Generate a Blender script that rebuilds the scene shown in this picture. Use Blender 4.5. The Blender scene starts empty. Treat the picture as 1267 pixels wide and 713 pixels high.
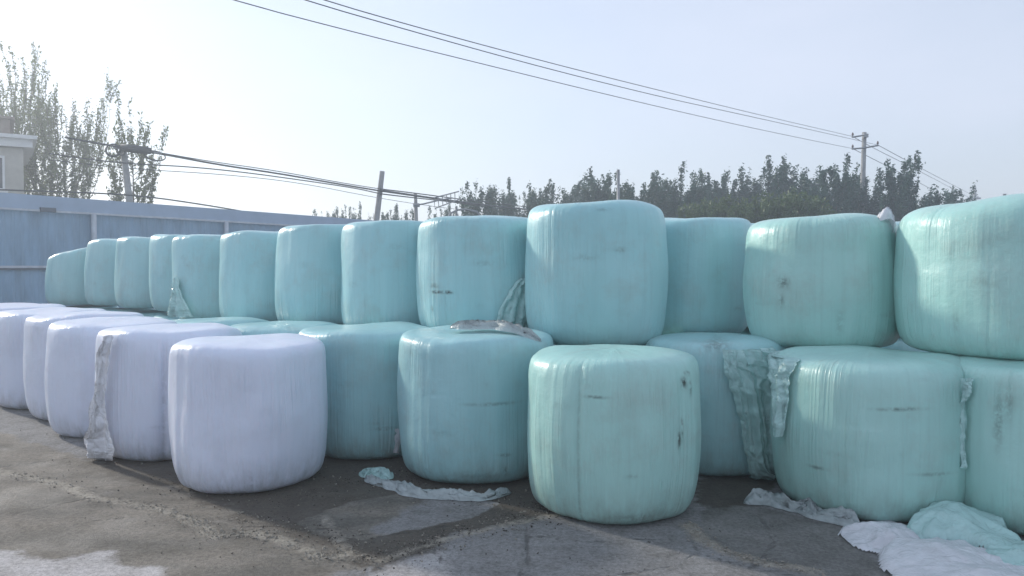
import bpy, bmesh, math, random
import numpy as np
from mathutils import Vector, noise, Matrix
R = math.radians
scene = bpy.context.scene
C = scene.collection

# ------------------------------------------------------------------ camera
F, CX, CY, YH, CAMZ = 975.0, 633.5, 356.5, 330.0, 1.65      # photo pixels
PITCH = math.atan((CY - YH) / F)
cam_d = bpy.data.cameras.new('camera'); cam = bpy.data.objects.new('camera', cam_d); C.objects.link(cam)
cam.location = (0, 0, CAMZ); cam.rotation_euler = (math.pi/2 - PITCH, 0, 0)
cam_d.sensor_width = 36; cam_d.lens = F / 1267 * 36; cam_d.clip_start = .05; cam_d.clip_end = 4000
scene.camera = cam
scene.render.resolution_x = 1024; scene.render.resolution_y = 576

# ------------------------------------------------------------------ light
SUN_AZ, SUN_EL = -53.0, 21.0            # degrees from +Y, negative = towards -X
world = bpy.data.worlds.new('World'); scene.world = world; world.use_nodes = True
wn = world.node_tree; wn.nodes.clear()
def N(t, ty, **kw):
    n = t.nodes.new(ty)
    for k, v in kw.items(): setattr(n, k, v)
    return n
sky = N(wn, 'ShaderNodeTexSky', sky_type='NISHITA', sun_disc=False)
sky.sun_elevation = R(SUN_EL); sky.sun_rotation = R(SUN_AZ); sky.altitude = 50
sky.air_density = 1.3; sky.dust_density = .6; sky.ozone_density = 3.0
tc = N(wn, 'ShaderNodeTexCoord'); mp = N(wn, 'ShaderNodeMapping'); mp.inputs['Scale'].default_value = (1, 1, 3.0)
mp.inputs['Rotation'].default_value = (0, R(8), R(35))
cl = N(wn, 'ShaderNodeTexNoise'); cl.inputs['Scale'].default_value = 1.6; cl.inputs['Detail'].default_value = 5; cl.inputs['Roughness'].default_value = .5
cr = N(wn, 'ShaderNodeMapRange'); cr.inputs[1].default_value = .38; cr.inputs[2].default_value = .74; cr.inputs[3].default_value = .68; cr.inputs[4].default_value = .98
cmx = N(wn, 'ShaderNodeMix', data_type='RGBA')
hs = N(wn, 'ShaderNodeHueSaturation'); hs.inputs['Saturation'].default_value = .4; hs.inputs['Value'].default_value = 1.25
tint = N(wn, 'ShaderNodeMix', data_type='RGBA', blend_type='MULTIPLY'); tint.inputs[0].default_value = 1; tint.inputs[7].default_value = (1.0, .96, 1.06, 1)
bg = N(wn, 'ShaderNodeBackground'); bg.inputs['Strength'].default_value = .093
wo = N(wn, 'ShaderNodeOutputWorld')
L = wn.links.new
L(tc.outputs['Generated'], mp.inputs[0]); L(mp.outputs[0], cl.inputs['Vector']); L(cl.outputs['Fac'], cr.inputs[0])
L(sky.outputs[0], hs.inputs['Color']); L(hs.outputs[0], tint.inputs[6])
cst = N(wn, 'ShaderNodeMix', data_type='RGBA'); cst.inputs[0].default_value = .62; cst.inputs[7].default_value = (4.9, 5.45, 6.5, 1)
L(tint.outputs[2], cst.inputs[6])
L(cr.outputs[0], cmx.inputs[0]); L(sky.outputs[0], cmx.inputs[6]); L(cst.outputs[2], cmx.inputs[7])
L(cmx.outputs[2], bg.inputs['Color']); L(bg.outputs[0], wo.inputs['Surface'])

sd_ = bpy.data.lights.new('sun', 'SUN'); sd_.energy = 2.0; sd_.angle = R(3.5); sd_.color = (1, .93, .82)
sun = bpy.data.objects.new('sun', sd_); C.objects.link(sun)
sdir = Vector((math.sin(R(SUN_AZ))*math.cos(R(SUN_EL)), math.cos(R(SUN_AZ))*math.cos(R(SUN_EL)), math.sin(R(SUN_EL))))
sun.rotation_euler = sdir.to_track_quat('Z', 'Y').to_euler(); sun.location = (-20, 20, 20)
scene.view_settings.view_transform = 'Standard'; scene.view_settings.look = 'None'
scene.view_settings.exposure = 0.80; scene.view_settings.gamma = 1
scene.cycles.volume_bounces = 1 if hasattr(scene.cycles, 'volume_bounces') else 0

# ------------------------------------------------------------------ helpers
def ray(px, py):
    x = (px - CX) / F; y = -(py - CY) / F
    c, s = math.cos(PITCH), math.sin(PITCH)
    return Vector((x, c + s*y, -s + c*y))
def at(px, py, Y):
    d = ray(px, py); t = Y / d.y
    return Vector((d.x*t, Y, CAMZ + d.z*t))
def gnd(px, py, z=0.0):
    d = ray(px, py); t = (z - CAMZ) / d.z
    return Vector((d.x*t, d.y*t, z))
def tag(o, label=None, cat=None, group=None, kind=None):
    if label: o['label'] = label
    if cat: o['category'] = cat
    if group: o['group'] = group
    if kind: o['kind'] = kind
    return o
def link(name, me, mat=None, parent=None, smooth=False):
    o = bpy.data.objects.new(name, me); C.objects.link(o)
    if mat: me.materials.append(mat)
    if smooth: me.polygons.foreach_set('use_smooth', [True]*len(me.polygons))
    if parent: o.parent = parent
    return o
def empty(name, loc, rz=0):
    o = bpy.data.objects.new(name, None); C.objects.link(o); o.location = loc; o.rotation_euler.z = rz; o.empty_display_size = .2
    return o
def mesh(name, v, f):
    me = bpy.data.meshes.new(name); me.from_pydata([tuple(p) for p in v], [], f); me.update(); return me
class MB:
    def __init__(s): s.v = []; s.f = []
    def box(s, c, d, rot=None):
        b = len(s.v); rot = rot or Matrix.Identity(3); c = Vector(c)
        for sx in (-.5, .5):
            for sy in (-.5, .5):
                for sz in (-.5, .5): s.v.append(c + rot @ Vector((sx*d[0], sy*d[1], sz*d[2])))
        for q in ((0,1,3,2),(4,6,7,5),(0,4,5,1),(2,3,7,6),(0,2,6,4),(1,5,7,3)): s.f.append([b+i for i in q])
        return s
    def tube(s, pts, r, n=8, cap=True):
        pts = [Vector(p) for p in pts]; rs = r if isinstance(r, (list, tuple)) else [r]*len(pts)
        b = len(s.v); up = None
        for i, p in enumerate(pts):
            t = (pts[min(i+1, len(pts)-1)] - pts[max(i-1, 0)]).normalized()
            if up is None: up = Vector((0,0,1)) if abs(t.z) < .9 else Vector((1,0,0))
            a = t.cross(up).normalized(); bb = a.cross(t).normalized(); up = bb
            for k in range(n):
                w = 2*math.pi*k/n; s.v.append(p + (a*math.cos(w) + bb*math.sin(w))*rs[i])
        for i in range(len(pts)-1):
            for k in range(n):
                k2 = (k+1) % n; s.f.append([b+i*n+k, b+i*n+k2, b+(i+1)*n+k2, b+(i+1)*n+k])
        if cap:
            s.f.append([b+k for k in range(n)][::-1]); s.f.append([b+(len(pts)-1)*n+k for k in range(n)])
        return s
    def build(s, name, mat, parent=None, smooth=False, world=False):
        v = s.v
        if parent is not None and not world:
            m = parent.matrix_basis.inverted(); v = [m @ Vector(p) for p in v]
        return link(name, mesh(name, v, s.f), mat, parent, smooth)

# ------------------------------------------------------------------ materials
def mat(name):
    m = bpy.data.materials.new(name); m.use_nodes = True; t = m.node_tree
    return m, t, t.nodes['Principled BSDF']
def setp(b, col=None, rough=None, spec=None, metal=None):
    if col: b.inputs['Base Color'].default_value = (*col, 1)
    if rough is not None: b.inputs['Roughness'].default_value = rough
    if spec is not None: b.inputs['Specular IOR Level'].default_value = spec
    if metal is not None: b.inputs['Metallic'].default_value = metal
def math_(t, op, a, b=None, c=None, clamp=False):
    n = N(t, 'ShaderNodeMath', operation=op, use_clamp=clamp)
    for i, x in enumerate((a, b, c)):
        if x is None: continue
        if isinstance(x, (int, float)): n.inputs[i].default_value = x
        else: t.links.new(x, n.inputs[i])
    return n.outputs[0]
def rng(t, x, a, b, c=0., d=1., smooth=False):
    n = N(t, 'ShaderNodeMapRange'); n.inputs[1].default_value = a; n.inputs[2].default_value = b; n.inputs[3].default_value = c; n.inputs[4].default_value = d
    if smooth: n.interpolation_type = 'SMOOTHSTEP'
    t.links.new(x, n.inputs[0]); return n.outputs[0]
def mix(t, f, a, b, mode='MIX'):
    n = N(t, 'ShaderNodeMix', data_type='RGBA', blend_type=mode)
    for i, x in ((0, f), (6, a), (7, b)):
        if isinstance(x, (int, float)): n.inputs[i].default_value = x
        elif isinstance(x, tuple): n.inputs[i].default_value = (*x, 1)
        else: t.links.new(x, n.inputs[i])
    return n.outputs[2]
def noise_(t, vec, scale, detail=3, rough=.5, vscale=None, dist=0):
    if vscale:
        m = N(t, 'ShaderNodeMapping'); m.inputs['Scale'].default_value = vscale; t.links.new(vec, m.inputs[0]); vec = m.outputs[0]
    n = N(t, 'ShaderNodeTexNoise'); n.inputs['Scale'].default_value = scale; n.inputs['Detail'].default_value = detail; n.inputs['Roughness'].default_value = rough; n.inputs['Distortion'].default_value = dist
    t.links.new(vec, n.inputs['Vector']); return n.outputs['Fac']
def bump(t, b, h, strength, dist, prev=None):
    n = N(t, 'ShaderNodeBump'); n.inputs['Strength'].default_value = strength; n.inputs['Distance'].default_value = dist
    t.links.new(h, n.inputs['Height'])
    if prev: t.links.new(prev, n.inputs['Normal'])
    t.links.new(n.outputs[0], b.inputs['Normal']); return n.outputs[0]

def film_mat(name, col, col2, rough=.34, dirt=1.0):
    m, t, b = mat(name)
    uv = N(t, 'ShaderNodeUVMap').outputs[0]
    oi = N(t, 'ShaderNodeObjectInfo'); off = N(t, 'ShaderNodeVectorMath', operation='ADD')
    sc = N(t, 'ShaderNodeVectorMath', operation='SCALE'); sc.inputs[3].default_value = 1
    comb = N(t, 'ShaderNodeCombineXYZ'); t.links.new(math_(t, 'MULTIPLY', oi.outputs['Random'], 37.0), comb.inputs[2])
    t.links.new(uv, off.inputs[0]); t.links.new(comb.outputs[0], off.inputs[1]); v = off.outputs[0]
    # colour: overlapping bands of film, faint patches, streaks, grime
    patch = noise_(t, v, 1.3, 3)
    band = noise_(t, v, 1.0, 1, vscale=(5.0, .25, 1))
    bandq = math_(t, 'SNAP', band, .07)
    streak = noise_(t, v, 1.0, 4, .6, vscale=(34, 1.4, 1))
    c = mix(t, rng(t, patch, .3, .7), tuple(col), tuple(col2))
    c = mix(t, rng(t, bandq, .3, .7, 0, .34*dirt), c, tuple(x*.82 for x in col2))
    c = mix(t, rng(t, streak, .52, .72, 0, .26*dirt), c, tuple(x*.72 for x in col))
    fine = noise_(t, v, 60, 3, .7)
    dust = math_(t, 'MULTIPLY', rng(t, noise_(t, v, 3.0, 6, .7), .5, .72), .28*dirt)
    c = mix(t, dust, c, (.36, .37, .33))
    at_ = N(t, 'ShaderNodeAttribute', attribute_name='grime').outputs['Fac']
    g = math_(t, 'MULTIPLY', at_, rng(t, noise_(t, v, 30, 4, .7, vscale=(1, .8, 1)), .36, .56), clamp=True)
    c = mix(t, g, c, (.045, .055, .045))
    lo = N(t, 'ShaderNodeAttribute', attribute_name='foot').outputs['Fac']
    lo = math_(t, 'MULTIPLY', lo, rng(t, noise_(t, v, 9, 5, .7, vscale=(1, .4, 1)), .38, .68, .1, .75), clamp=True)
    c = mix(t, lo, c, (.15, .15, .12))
    t.links.new(c, b.inputs['Base Color'])
    rr = rng(t, fine, .3, .7, rough-.06, rough+.1); t.links.new(rr, b.inputs['Roughness'])
    b.inputs['Specular IOR Level'].default_value = .5
    b.inputs['Coat Weight'].default_value = .12; b.inputs['Coat Roughness'].default_value = .22
    b.inputs['Subsurface Weight'].default_value = .35; b.inputs['Subsurface Radius'].default_value = (.6, 1, 1); b.inputs['Subsurface Scale'].default_value = .05
    # relief: vertical pleats in patches, tension folds, film edges
    pl = noise_(t, v, 1.0, 3, .6, vscale=(40, .8, 1), dist=.25)
    pm = rng(t, noise_(t, v, 1.5, 2), .42, .66, .12, 1, True)
    sy_ = N(t, 'ShaderNodeSeparateXYZ'); t.links.new(uv, sy_.inputs[0])
    plm = math_(t, 'MULTIPLY', pl, math_(t, 'MULTIPLY', pm, rng(t, sy_.outputs[1], .4, .72, .1, 1, True)))
    n1 = bump(t, b, plm, 1.0, .018)
    edge = math_(t, 'SNAP', noise_(t, v, 1.0, 1, vscale=(3.2, .18, 1)), .05)
    n2 = bump(t, b, edge, .35, .02, n1)
    n3 = bump(t, b, noise_(t, v, 5.5, 4, .55), .35, .03, n2)
    bump(t, b, noise_(t, v, 1.0, 4, .6, vscale=(3, 22, 1)), .12, .006, n3)
    return m
TEAL = film_mat('teal_stretch_film', (.44, .70, .71), (.37, .65, .675))
TEALG = film_mat('green_teal_stretch_film', (.47, .735, .68), (.41, .685, .635))
WHITE = film_mat('white_stretch_film', (.76, .80, .92), (.73, .775, .91), .36, .4)

def loose_mat(name, col, tr=.2):
    m, t, b = mat(name)
    oc = N(t, 'ShaderNodeTexCoord').outputs['Object']
    n = noise_(t, oc, 9, 5, .65)
    c = mix(t, rng(t, n, .3, .75), tuple(col), tuple(x*.8 for x in col))
    d = rng(t, noise_(t, oc, 4, 6, .75), .55, .75, 0, .3)
    c = mix(t, d, c, (.2, .19, .16))
    t.links.new(c, b.inputs['Base Color']); setp(b, rough=.27, spec=.6)
    w1 = math_(t, 'ABSOLUTE', math_(t, 'SUBTRACT', noise_(t, oc, 7, 3, .5, dist=1.5), .5))
    w2 = math_(t, 'ABSOLUTE', math_(t, 'SUBTRACT', noise_(t, oc, 21, 3, .5, dist=1.0), .5))
    n0 = bump(t, b, math_(t, 'MINIMUM', w1, .12), .6, .06)
    n1 = bump(t, b, math_(t, 'MINIMUM', w2, .12), .5, .02, n0)
    out = t.nodes['Material Output']
    ts = N(t, 'ShaderNodeBsdfTranslucent'); t.links.new(c, ts.inputs[0]); t.links.new(n1, ts.inputs['Normal'])
    mx = N(t, 'ShaderNodeMixShader'); mx.inputs[0].default_value = tr
    t.links.new(b.outputs[0], mx.inputs[1]); t.links.new(ts.outputs[0], mx.inputs[2])
    tr_ = N(t, 'ShaderNodeBsdfTransparent'); m2 = N(t, 'ShaderNodeMixShader'); m2.inputs[0].default_value = .10
    t.links.new(mx.outputs[0], m2.inputs[1]); t.links.new(tr_.outputs[0], m2.inputs[2]); t.links.new(m2.outputs[0], out.inputs['Surface'])
    return m
L_TEAL = loose_mat('loose_teal_film', (.56, .83, .80), .08)
L_WHITE = loose_mat('loose_white_film', (.88, .89, .93), .1)
L_GREY = loose_mat('dirty_grey_film', (.55, .62, .62), .2)

def simple(name, col, rough=.6, var=.25, scale=6, metal=0, bmp=0, vscale=None):
    m, t, b = mat(name); oc = N(t, 'ShaderNodeTexCoord').outputs['Object']
    n = noise_(t, oc, scale, 5, .6, vscale=vscale)
    t.links.new(mix(t, rng(t, n, .3, .7), tuple(col), tuple(x*(1-var) for x in col)), b.inputs['Base Color'])
    setp(b, rough=rough, metal=metal)
    if bmp: bump(t, b, n, bmp, .02)
    return m
M_FENCE = simple('painted_blue_steel', (.26, .42, .57), .42, .32, 3.2, vscale=(1, 1, .3))
M_BAND = simple('pale_blue_steel', (.36, .47, .61), .5, .15, 1.5)
M_RAIL = simple('grey_white_steel', (.55, .60, .66), .5)
M_DARK = simple('dark_rail_steel', (.12, .15, .19), .6)
M_CONC = simple('weathered_concrete', (.36, .36, .35), .85, .35, 5, bmp=.3)
M_CABLE = simple('black_cable_sheath', (.07, .075, .08), .6)
M_WIRE = simple('dull_aluminium_wire', (.12, .125, .13), .5)
M_STEEL = simple('galvanised_steel', (.30, .31, .32), .45, metal=.6)
M_CERAM = simple('brown_ceramic_insulator', (.12, .07, .05), .3)
M_WALL = simple('cream_painted_render', (.52, .49, .43), .85, .2, 3, bmp=.2)
M_ROOF = simple('brown_roof_cladding', (.30, .24, .20), .8, .3, 4)
M_TRIM = simple('white_painted_trim', (.72, .72, .70), .6, .1)
M_GLASS = simple('dark_window_glass', (.03, .045, .06), .08, .2)
M_BARK = simple('grey_bark', (.16, .14, .115), .9, .45, 8, bmp=.5)
def leaf_mat(name, a, b_, tr=.35):
    m, t, b = mat(name); oi = N(t, 'ShaderNodeObjectInfo').outputs['Random']
    oc = N(t, 'ShaderNodeTexCoord').outputs['Object']
    f = rng(t, noise_(t, oc, 1.7, 3), .3, .7)
    g = rng(t, noise_(t, oc, 19, 2), .3, .7)
    c = mix(t, f, tuple(a), tuple(b_)); c = mix(t, g, c, tuple(x*.6 for x in a)); c = mix(t, math_(t, 'MULTIPLY', oi, .4), c, tuple(x*.75 for x in b_))
    t.links.new(c, b.inputs['Base Color']); setp(b, rough=.5, spec=.4)
    out = t.nodes['Material Output']; ts = N(t, 'ShaderNodeBsdfTranslucent'); t.links.new(c, ts.inputs[0])
    mx = N(t, 'ShaderNodeMixShader'); mx.inputs[0].default_value = tr
    t.links.new(b.outputs[0], mx.inputs[1]); t.links.new(ts.outputs[0], mx.inputs[2]); t.links.new(mx.outputs[0], out.inputs['Surface'])
    return m
LEAF_P = leaf_mat('poplar_leaves', (.15, .19, .06), (.20, .24, .08), .5)
LEAF_D = leaf_mat('dark_leaves', (.02, .085, .055), (.04, .13, .07), .2)
LEAF_L = leaf_mat('light_leaves', (.09, .15, .05), (.12, .19, .06), .3)

# ------------------------------------------------------------------ ground
def sdist(P, poly, closed=True):
    """distance to a polyline / signed distance to a polygon (positive inside), P: (n,2)"""
    poly = np.array(poly, float); n = len(poly); d = np.full(len(P), 1e9); ins = np.zeros(len(P), bool)
    for i in range(n if closed else n-1):
        a, b = poly[i], poly[(i+1) % n]; ab = b-a
        tt = np.clip(((P-a) @ ab)/(ab @ ab + 1e-12), 0, 1)
        d = np.minimum(d, np.hypot(*(P - a - tt[:, None]*ab).T))
        if closed:
            c = ((a[1] > P[:, 1]) != (b[1] > P[:, 1]))
            with np.errstate(divide='ignore', invalid='ignore'):
                xi = (b[0]-a[0])*(P[:, 1]-a[1])/(b[1]-a[1]+1e-15)+a[0]
            ins ^= c & (P[:, 0] < xi)
    return np.where(ins, d, -d) if closed else d
G = lambda pts: [tuple(gnd(*p)[:2]) for p in pts]
xs = np.concatenate([-np.geomspace(1500, 9.2, 26), np.arange(-9, 6.01, .045), np.geomspace(6.2, 1500, 26)])
ys = np.concatenate([-np.geomspace(300, 2, 14), np.linspace(0, 3.5, 10), np.arange(3.6, 10, .045), np.geomspace(10.1, 2500, 36)])
X, Y = np.meshgrid(xs, ys); P = np.stack([X.ravel(), Y.ravel()], 1)
nx, ny = len(xs), len(ys)
idx = np.arange(nx*ny).reshape(ny, nx)
faces = np.stack([idx[:-1, :-1], idx[:-1, 1:], idx[1:, 1:], idx[1:, :-1]], -1).reshape(-1, 4)
fields = {}
fields['damp'] = sdist(P, G([(-900, 560), (-40, 520), (130, 575), (260, 600), (460, 590), (520, 620), (470, 655), (520, 672), (455, 700), (400, 720), (380, 800), (-900, 900)]))
fields['darkdirt'] = np.maximum(np.maximum(
    sdist(P, G([(215, 590), (330, 560), (470, 545), (560, 560), (700, 590), (700, 640), (640, 650), (560, 668), (530, 690), (470, 704), (440, 700), (400, 672), (330, 655), (250, 622)])),
    sdist(P, G([(110, 560), (130, 590), (230, 605), (240, 570)]))),
    sdist(P, G([(840, 590), (960, 590), (950, 625), (900, 628), (860, 622)])))
slab = sdist(P, G([(360, 648), (430, 622), (500, 610), (620, 622), (590, 640), (540, 650), (450, 668), (400, 664)]))
fields['slab'] = slab
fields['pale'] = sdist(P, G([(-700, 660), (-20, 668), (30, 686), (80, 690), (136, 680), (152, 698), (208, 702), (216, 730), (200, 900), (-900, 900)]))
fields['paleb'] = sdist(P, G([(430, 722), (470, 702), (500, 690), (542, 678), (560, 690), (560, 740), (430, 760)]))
ridge = sdist(P, G([(-60, 572), (20, 587), (75, 600), (118, 618), (190, 628), (240, 645), (268, 664), (305, 660), (345, 668), (392, 690), (430, 688)]), False)
ridge2 = sdist(P, G([(852, 650), (868, 668), (900, 684), (940, 696), (1010, 708)]), False)
ridge3 = sdist(P, G([(400, 640), (430, 684), (470, 694), (560, 665), (640, 648), (700, 636)]), False)
fields['ridge'] = np.minimum(np.minimum(ridge, ridge2), ridge3+.02)
fields['dampr'] = sdist(P, G([(865, 632), (905, 618), (1000, 640), (1060, 655), (1110, 730), (1030, 716), (960, 700), (900, 685), (860, 664)]))
crk = [[(-200, 592), (0, 578), (60, 570), (122, 562), (200, 556)], [(548, 900), (546, 720), (548, 698), (543, 688), (536, 680), (530, 670)],
       [(849, 652), (858, 670), (862, 684), (840, 700), (770, 712), (700, 716), (640, 718)], [(862, 684), (930, 704), (1010, 716), (1200, 735)],
       [(110, 645), (160, 640), (220, 640)], [(300, 652), (420, 656), (470, 664), (560, 650)],
       [(640, 660), (720, 672), (790, 668), (858, 670)], [(0, 640), (60, 628), (110, 618)], [(600, 760), (640, 718), (655, 690), (650, 655)], [(930, 704), (960, 670), (940, 640)]]
fields['crack'] = np.min([sdist(P, G(c), False) for c in crk], 0)
Z = np.zeros(len(P))
near = (np.abs(P[:, 0]+1.5) < 7.5) & (P[:, 1] > 3.4) & (P[:, 1] < 10)
for i in np.where(near)[0]:
    x, y = P[i]
    rr = max(0, 1 - fields['ridge'][i]/.11)
    Z[i] = .012*rr*(.4+noise.noise((x*9, y*9, 3))) + .006*noise.noise((x*1.1, y*1.1, 0)) + (.006*max(0., noise.noise((x*14, y*14, 9))) if fields['darkdirt'][i] > 0 and slab[i] < 0 else 0)
gm = bpy.data.meshes.new('ground')
gm.from_pydata(np.column_stack([P, Z]).tolist(), [], faces.tolist())
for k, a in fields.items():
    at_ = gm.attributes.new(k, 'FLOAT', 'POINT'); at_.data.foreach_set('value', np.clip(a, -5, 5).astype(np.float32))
m, t, b = mat('yard_concrete')
pos = N(t, 'ShaderNodeNewGeometry').outputs['Position']
A = lambda k: N(t, 'ShaderNodeAttribute', attribute_name=k).outputs['Fac']
def warp(k, amp, sc, det=4, rough=.6):
    n = noise_(t, pos, sc, det, rough); return math_(t, 'ADD', A(k), math_(t, 'MULTIPLY', math_(t, 'SUBTRACT', n, .5), amp))
big = noise_(t, pos, .55, 4); mid = noise_(t, pos, 2.6, 6, .65); fine = noise_(t, pos, 38, 5, .75); grit = noise_(t, pos, 170, 3, .8)
c = mix(t, rng(t, big, .35, .65), (.40, .39, .385), (.33, .325, .32))
c = mix(t, rng(t, mid, .36, .68, 0, .6), c, (.21, .205, .20))
damp = rng(t, warp('damp', .5, 2.2, 8, .7), -.01, .05)
dc = mix(t, rng(t, noise_(t, pos, 1.1, 5, .6, vscale=(1, 2.2, 1)), .36, .64), (.30, .262, .21), (.165, .15, .122))
dc = mix(t, rng(t, noise_(t, pos, 4.2, 6, .7, vscale=(1, 1.8, 1)), .50, .72, 0, .55), dc, (.34, .31, .27))
c = mix(t, math_(t, 'MULTIPLY', damp, .9), c, dc)
dr = rng(t, warp('dampr', .3, 3, 8, .7), -.01, .03)
drc = mix(t, rng(t, mid, .35, .65), (.19, .185, .172), (.30, .29, .27))
c = mix(t, math_(t, 'MULTIPLY', dr, .85), c, drc)
dk = rng(t, warp('darkdirt', .75, 2.4, 10, .72), -.03, .05)
dk = math_(t, 'MULTIPLY', dk, rng(t, warp('slab', .16, 4, 8, .7), 0, .02, 1, 0))
c = mix(t, math_(t, 'MULTIPLY', dk, .92), c, mix(t, rng(t, fine, .4, .62), (.065, .054, .042), (.19, .16, .125)))
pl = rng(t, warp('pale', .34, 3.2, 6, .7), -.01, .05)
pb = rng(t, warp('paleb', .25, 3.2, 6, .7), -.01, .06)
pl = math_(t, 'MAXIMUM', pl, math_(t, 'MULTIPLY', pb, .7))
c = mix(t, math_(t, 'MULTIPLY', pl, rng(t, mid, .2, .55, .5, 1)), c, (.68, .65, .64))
rd = rng(t, warp('ridge', .2, 6, 9, .8), .07, .02)
rd = math_(t, 'MULTIPLY', rd, rng(t, noise_(t, pos, 16, 5, .8), .36, .5))
c = mix(t, math_(t, 'MULTIPLY', rd, .85), c, mix(t, rng(t, fine, .35, .6), (.38, .34, .27), (.78, .71, .60)))
speck = rng(t, noise_(t, pos, 55, 2, .5), .68, .74)
c = mix(t, math_(t, 'MULTIPLY', speck, .45), c, (.06, .052, .045))
c = mix(t, rng(t, fine, .42, .62, 0, .75), c, mix(t, 1.0, c, (.5, .5, .5), 'MULTIPLY'))
c = mix(t, rng(t, noise_(t, pos, 5, 10, .8), .46, .62, 0, .7), c, mix(t, 1.0, c, (.62, .6, .57), 'MULTIPLY'))
c = mix(t, rng(t, grit, .35, .65, 0, .5), c, mix(t, 1.0, c, (.45, .45, .45), 'MULTIPLY'))
ck = rng(t, warp('crack', .05, 9, 5, .7), .018, .005)
c = mix(t, math_(t, 'MULTIPLY', ck, rng(t, noise_(t, pos, 3, 4), .35, .6, .15, .7)), c, (.05, .045, .04))
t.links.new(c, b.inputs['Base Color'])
wet = math_(t, 'MULTIPLY', damp, rng(t, noise_(t, pos, 1.7, 4), .45, .7))
t.links.new(rng(t, wet, 0, 1, .82, .5), b.inputs['Roughness']); setp(b, spec=.35)
h = math_(t, 'ADD', math_(t, 'MULTIPLY', fine, .5), math_(t, 'MULTIPLY', grit, .35))
h = math_(t, 'SUBTRACT', h, ck); n1 = bump(t, b, h, .9, .012)
bump(t, b, math_(t, 'ADD', mid, math_(t, 'MULTIPLY', rd, math_(t, 'ADD', fine, .3))), .5, .02, n1)
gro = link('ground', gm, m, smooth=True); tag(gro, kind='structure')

# crumbs of silage, grit and gravel: nobody could count them
rnd = random.Random(4)
def crumbs(name, label, n, pick, smin, smax, mt):
    v = []; f = []
    for _ in range(n):
        p = pick()
        if p is None: continue
        s = smin + (smax-smin)*rnd.random()**5; b0 = len(v)
        rot = Matrix.Rotation(rnd.random()*6.28, 3, Vector((rnd.gauss(0,1), rnd.gauss(0,1), rnd.gauss(0,1)+.01)).normalized())
        sx, sy, sz = s*(.6+rnd.random()), s*(.5+.5*rnd.random()), s*(.3+.5*rnd.random())
        pts = [(1,0,0),(-1,.2,0),(0,1,.1),(.1,-1,0),(0,.1,1),(.1,0,-1)]
        for q in pts:
            w = rot @ Vector((q[0]*sx, q[1]*sy, q[2]*sz)); v.append((p[0]+w.x, p[1]+w.y, max(.0, w.z+sz*.6)+.003))
        for q in ((0,2,4),(2,1,4),(1,3,4),(3,0,4),(2,0,5),(1,2,5),(3,1,5),(0,3,5)): f.append([b0+i for i in q])
    return tag(link(name, mesh(name, v, f), mt), label, 'debris', kind='stuff')
def along(pl_, sig):
    def g():
        i = rnd.randrange(len(pl_)-1); a, b_ = Vector(pl_[i]), Vector(pl_[i+1]); p = a.lerp(b_, rnd.random())
        return (p.x+rnd.gauss(0, sig), p.y+rnd.gauss(0, sig))
    return g
r1 = G([(20, 587), (75, 600), (118, 618), (190, 628), (240, 645), (268, 664), (305, 660), (345, 668), (392, 690), (430, 688)])
r2 = G([(852, 650), (868, 668), (900, 684), (940, 696), (1010, 708)])
r3 = G([(300, 640), (400, 662), (470, 694), (540, 670), (600, 655), (640, 645), (700, 630)])
r4 = G([(200, 600), (330, 620), (420, 600), (470, 585), (560, 612), (650, 625), (700, 640)])
def anyof():
    q = rnd.random()
    return (along(r3, .10) if q < .3 else along(r4, .16) if q < .8 else along(G([(-10, 540), (60, 560), (200, 610), (330, 680), (500, 705), (900, 700)]), .5))()
M_CRUMB = simple('dark_silage_crumbs', (.06, .05, .038), .9, .5, 40)
M_GRAV = simple('pale_grit', (.34, .31, .26), .9, .4, 40)
crumbs('silage_crumbs', 'dark silage crumbs scattered on the concrete at the feet of the bales', 2600, anyof, .003, .010, M_CRUMB)
crumbs('pale_grit', 'pale grit lying in ridges and cracks across the yard concrete', 3800,
       lambda: (along(r1, .05) if rnd.random() < .5 else along(r2, .035) if rnd.random() < .3 else along(r3, .09) if rnd.random() < .7 else along(r4, .3))(), .003, .012, M_GRAV)

# ------------------------------------------------------------------ bales
BALES = {}
def chaikin(p, k):
    for _ in range(k):
        q = [p[0]]
        for a, b_ in zip(p[:-1], p[1:]): q += [a.lerp(b_, .25), a.lerp(b_, .75)]
        q.append(p[-1]); p = q
    return p
def profile(r, H, sh=1.0, lo=1.0):
    p = [Vector((0, H)), Vector((.6*r, H-.006)), Vector((.87*r, H-.02*sh)), Vector((.975*r, H-.06*sh)), Vector((.993*r, H-.19*sh)), Vector((1.012*r, H*.5)),
         Vector((1.0*r, .24*lo)), Vector((.955*r, .07*lo)), Vector((.83*r, .0)), Vector((.5*r, 0)), Vector((0, 0))]
    return chaikin(p, 3)
def resample(p, n):
    s = [0]
    for a, b_ in zip(p[:-1], p[1:]): s.append(s[-1]+(b_-a).length)
    out = []; j = 0
    for i in range(n+1):
        d = s[-1]*i/n
        while j < len(s)-2 and s[j+1] < d: j += 1
        out.append((p[j].lerp(p[j+1], (d-s[j])/max(1e-9, s[j+1]-s[j])), d))
    return out
def bale_r(b_, z):
    """nominal radius at world height z"""
    best = b_['r']; zz = z-b_['z']; lastd = 9
    for (q, _) in b_['prof'][2:]:
        if abs(q.y-zz) < lastd and q.x > .3*b_['r']: lastd = abs(q.y-zz); best = q.x
    return best
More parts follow.
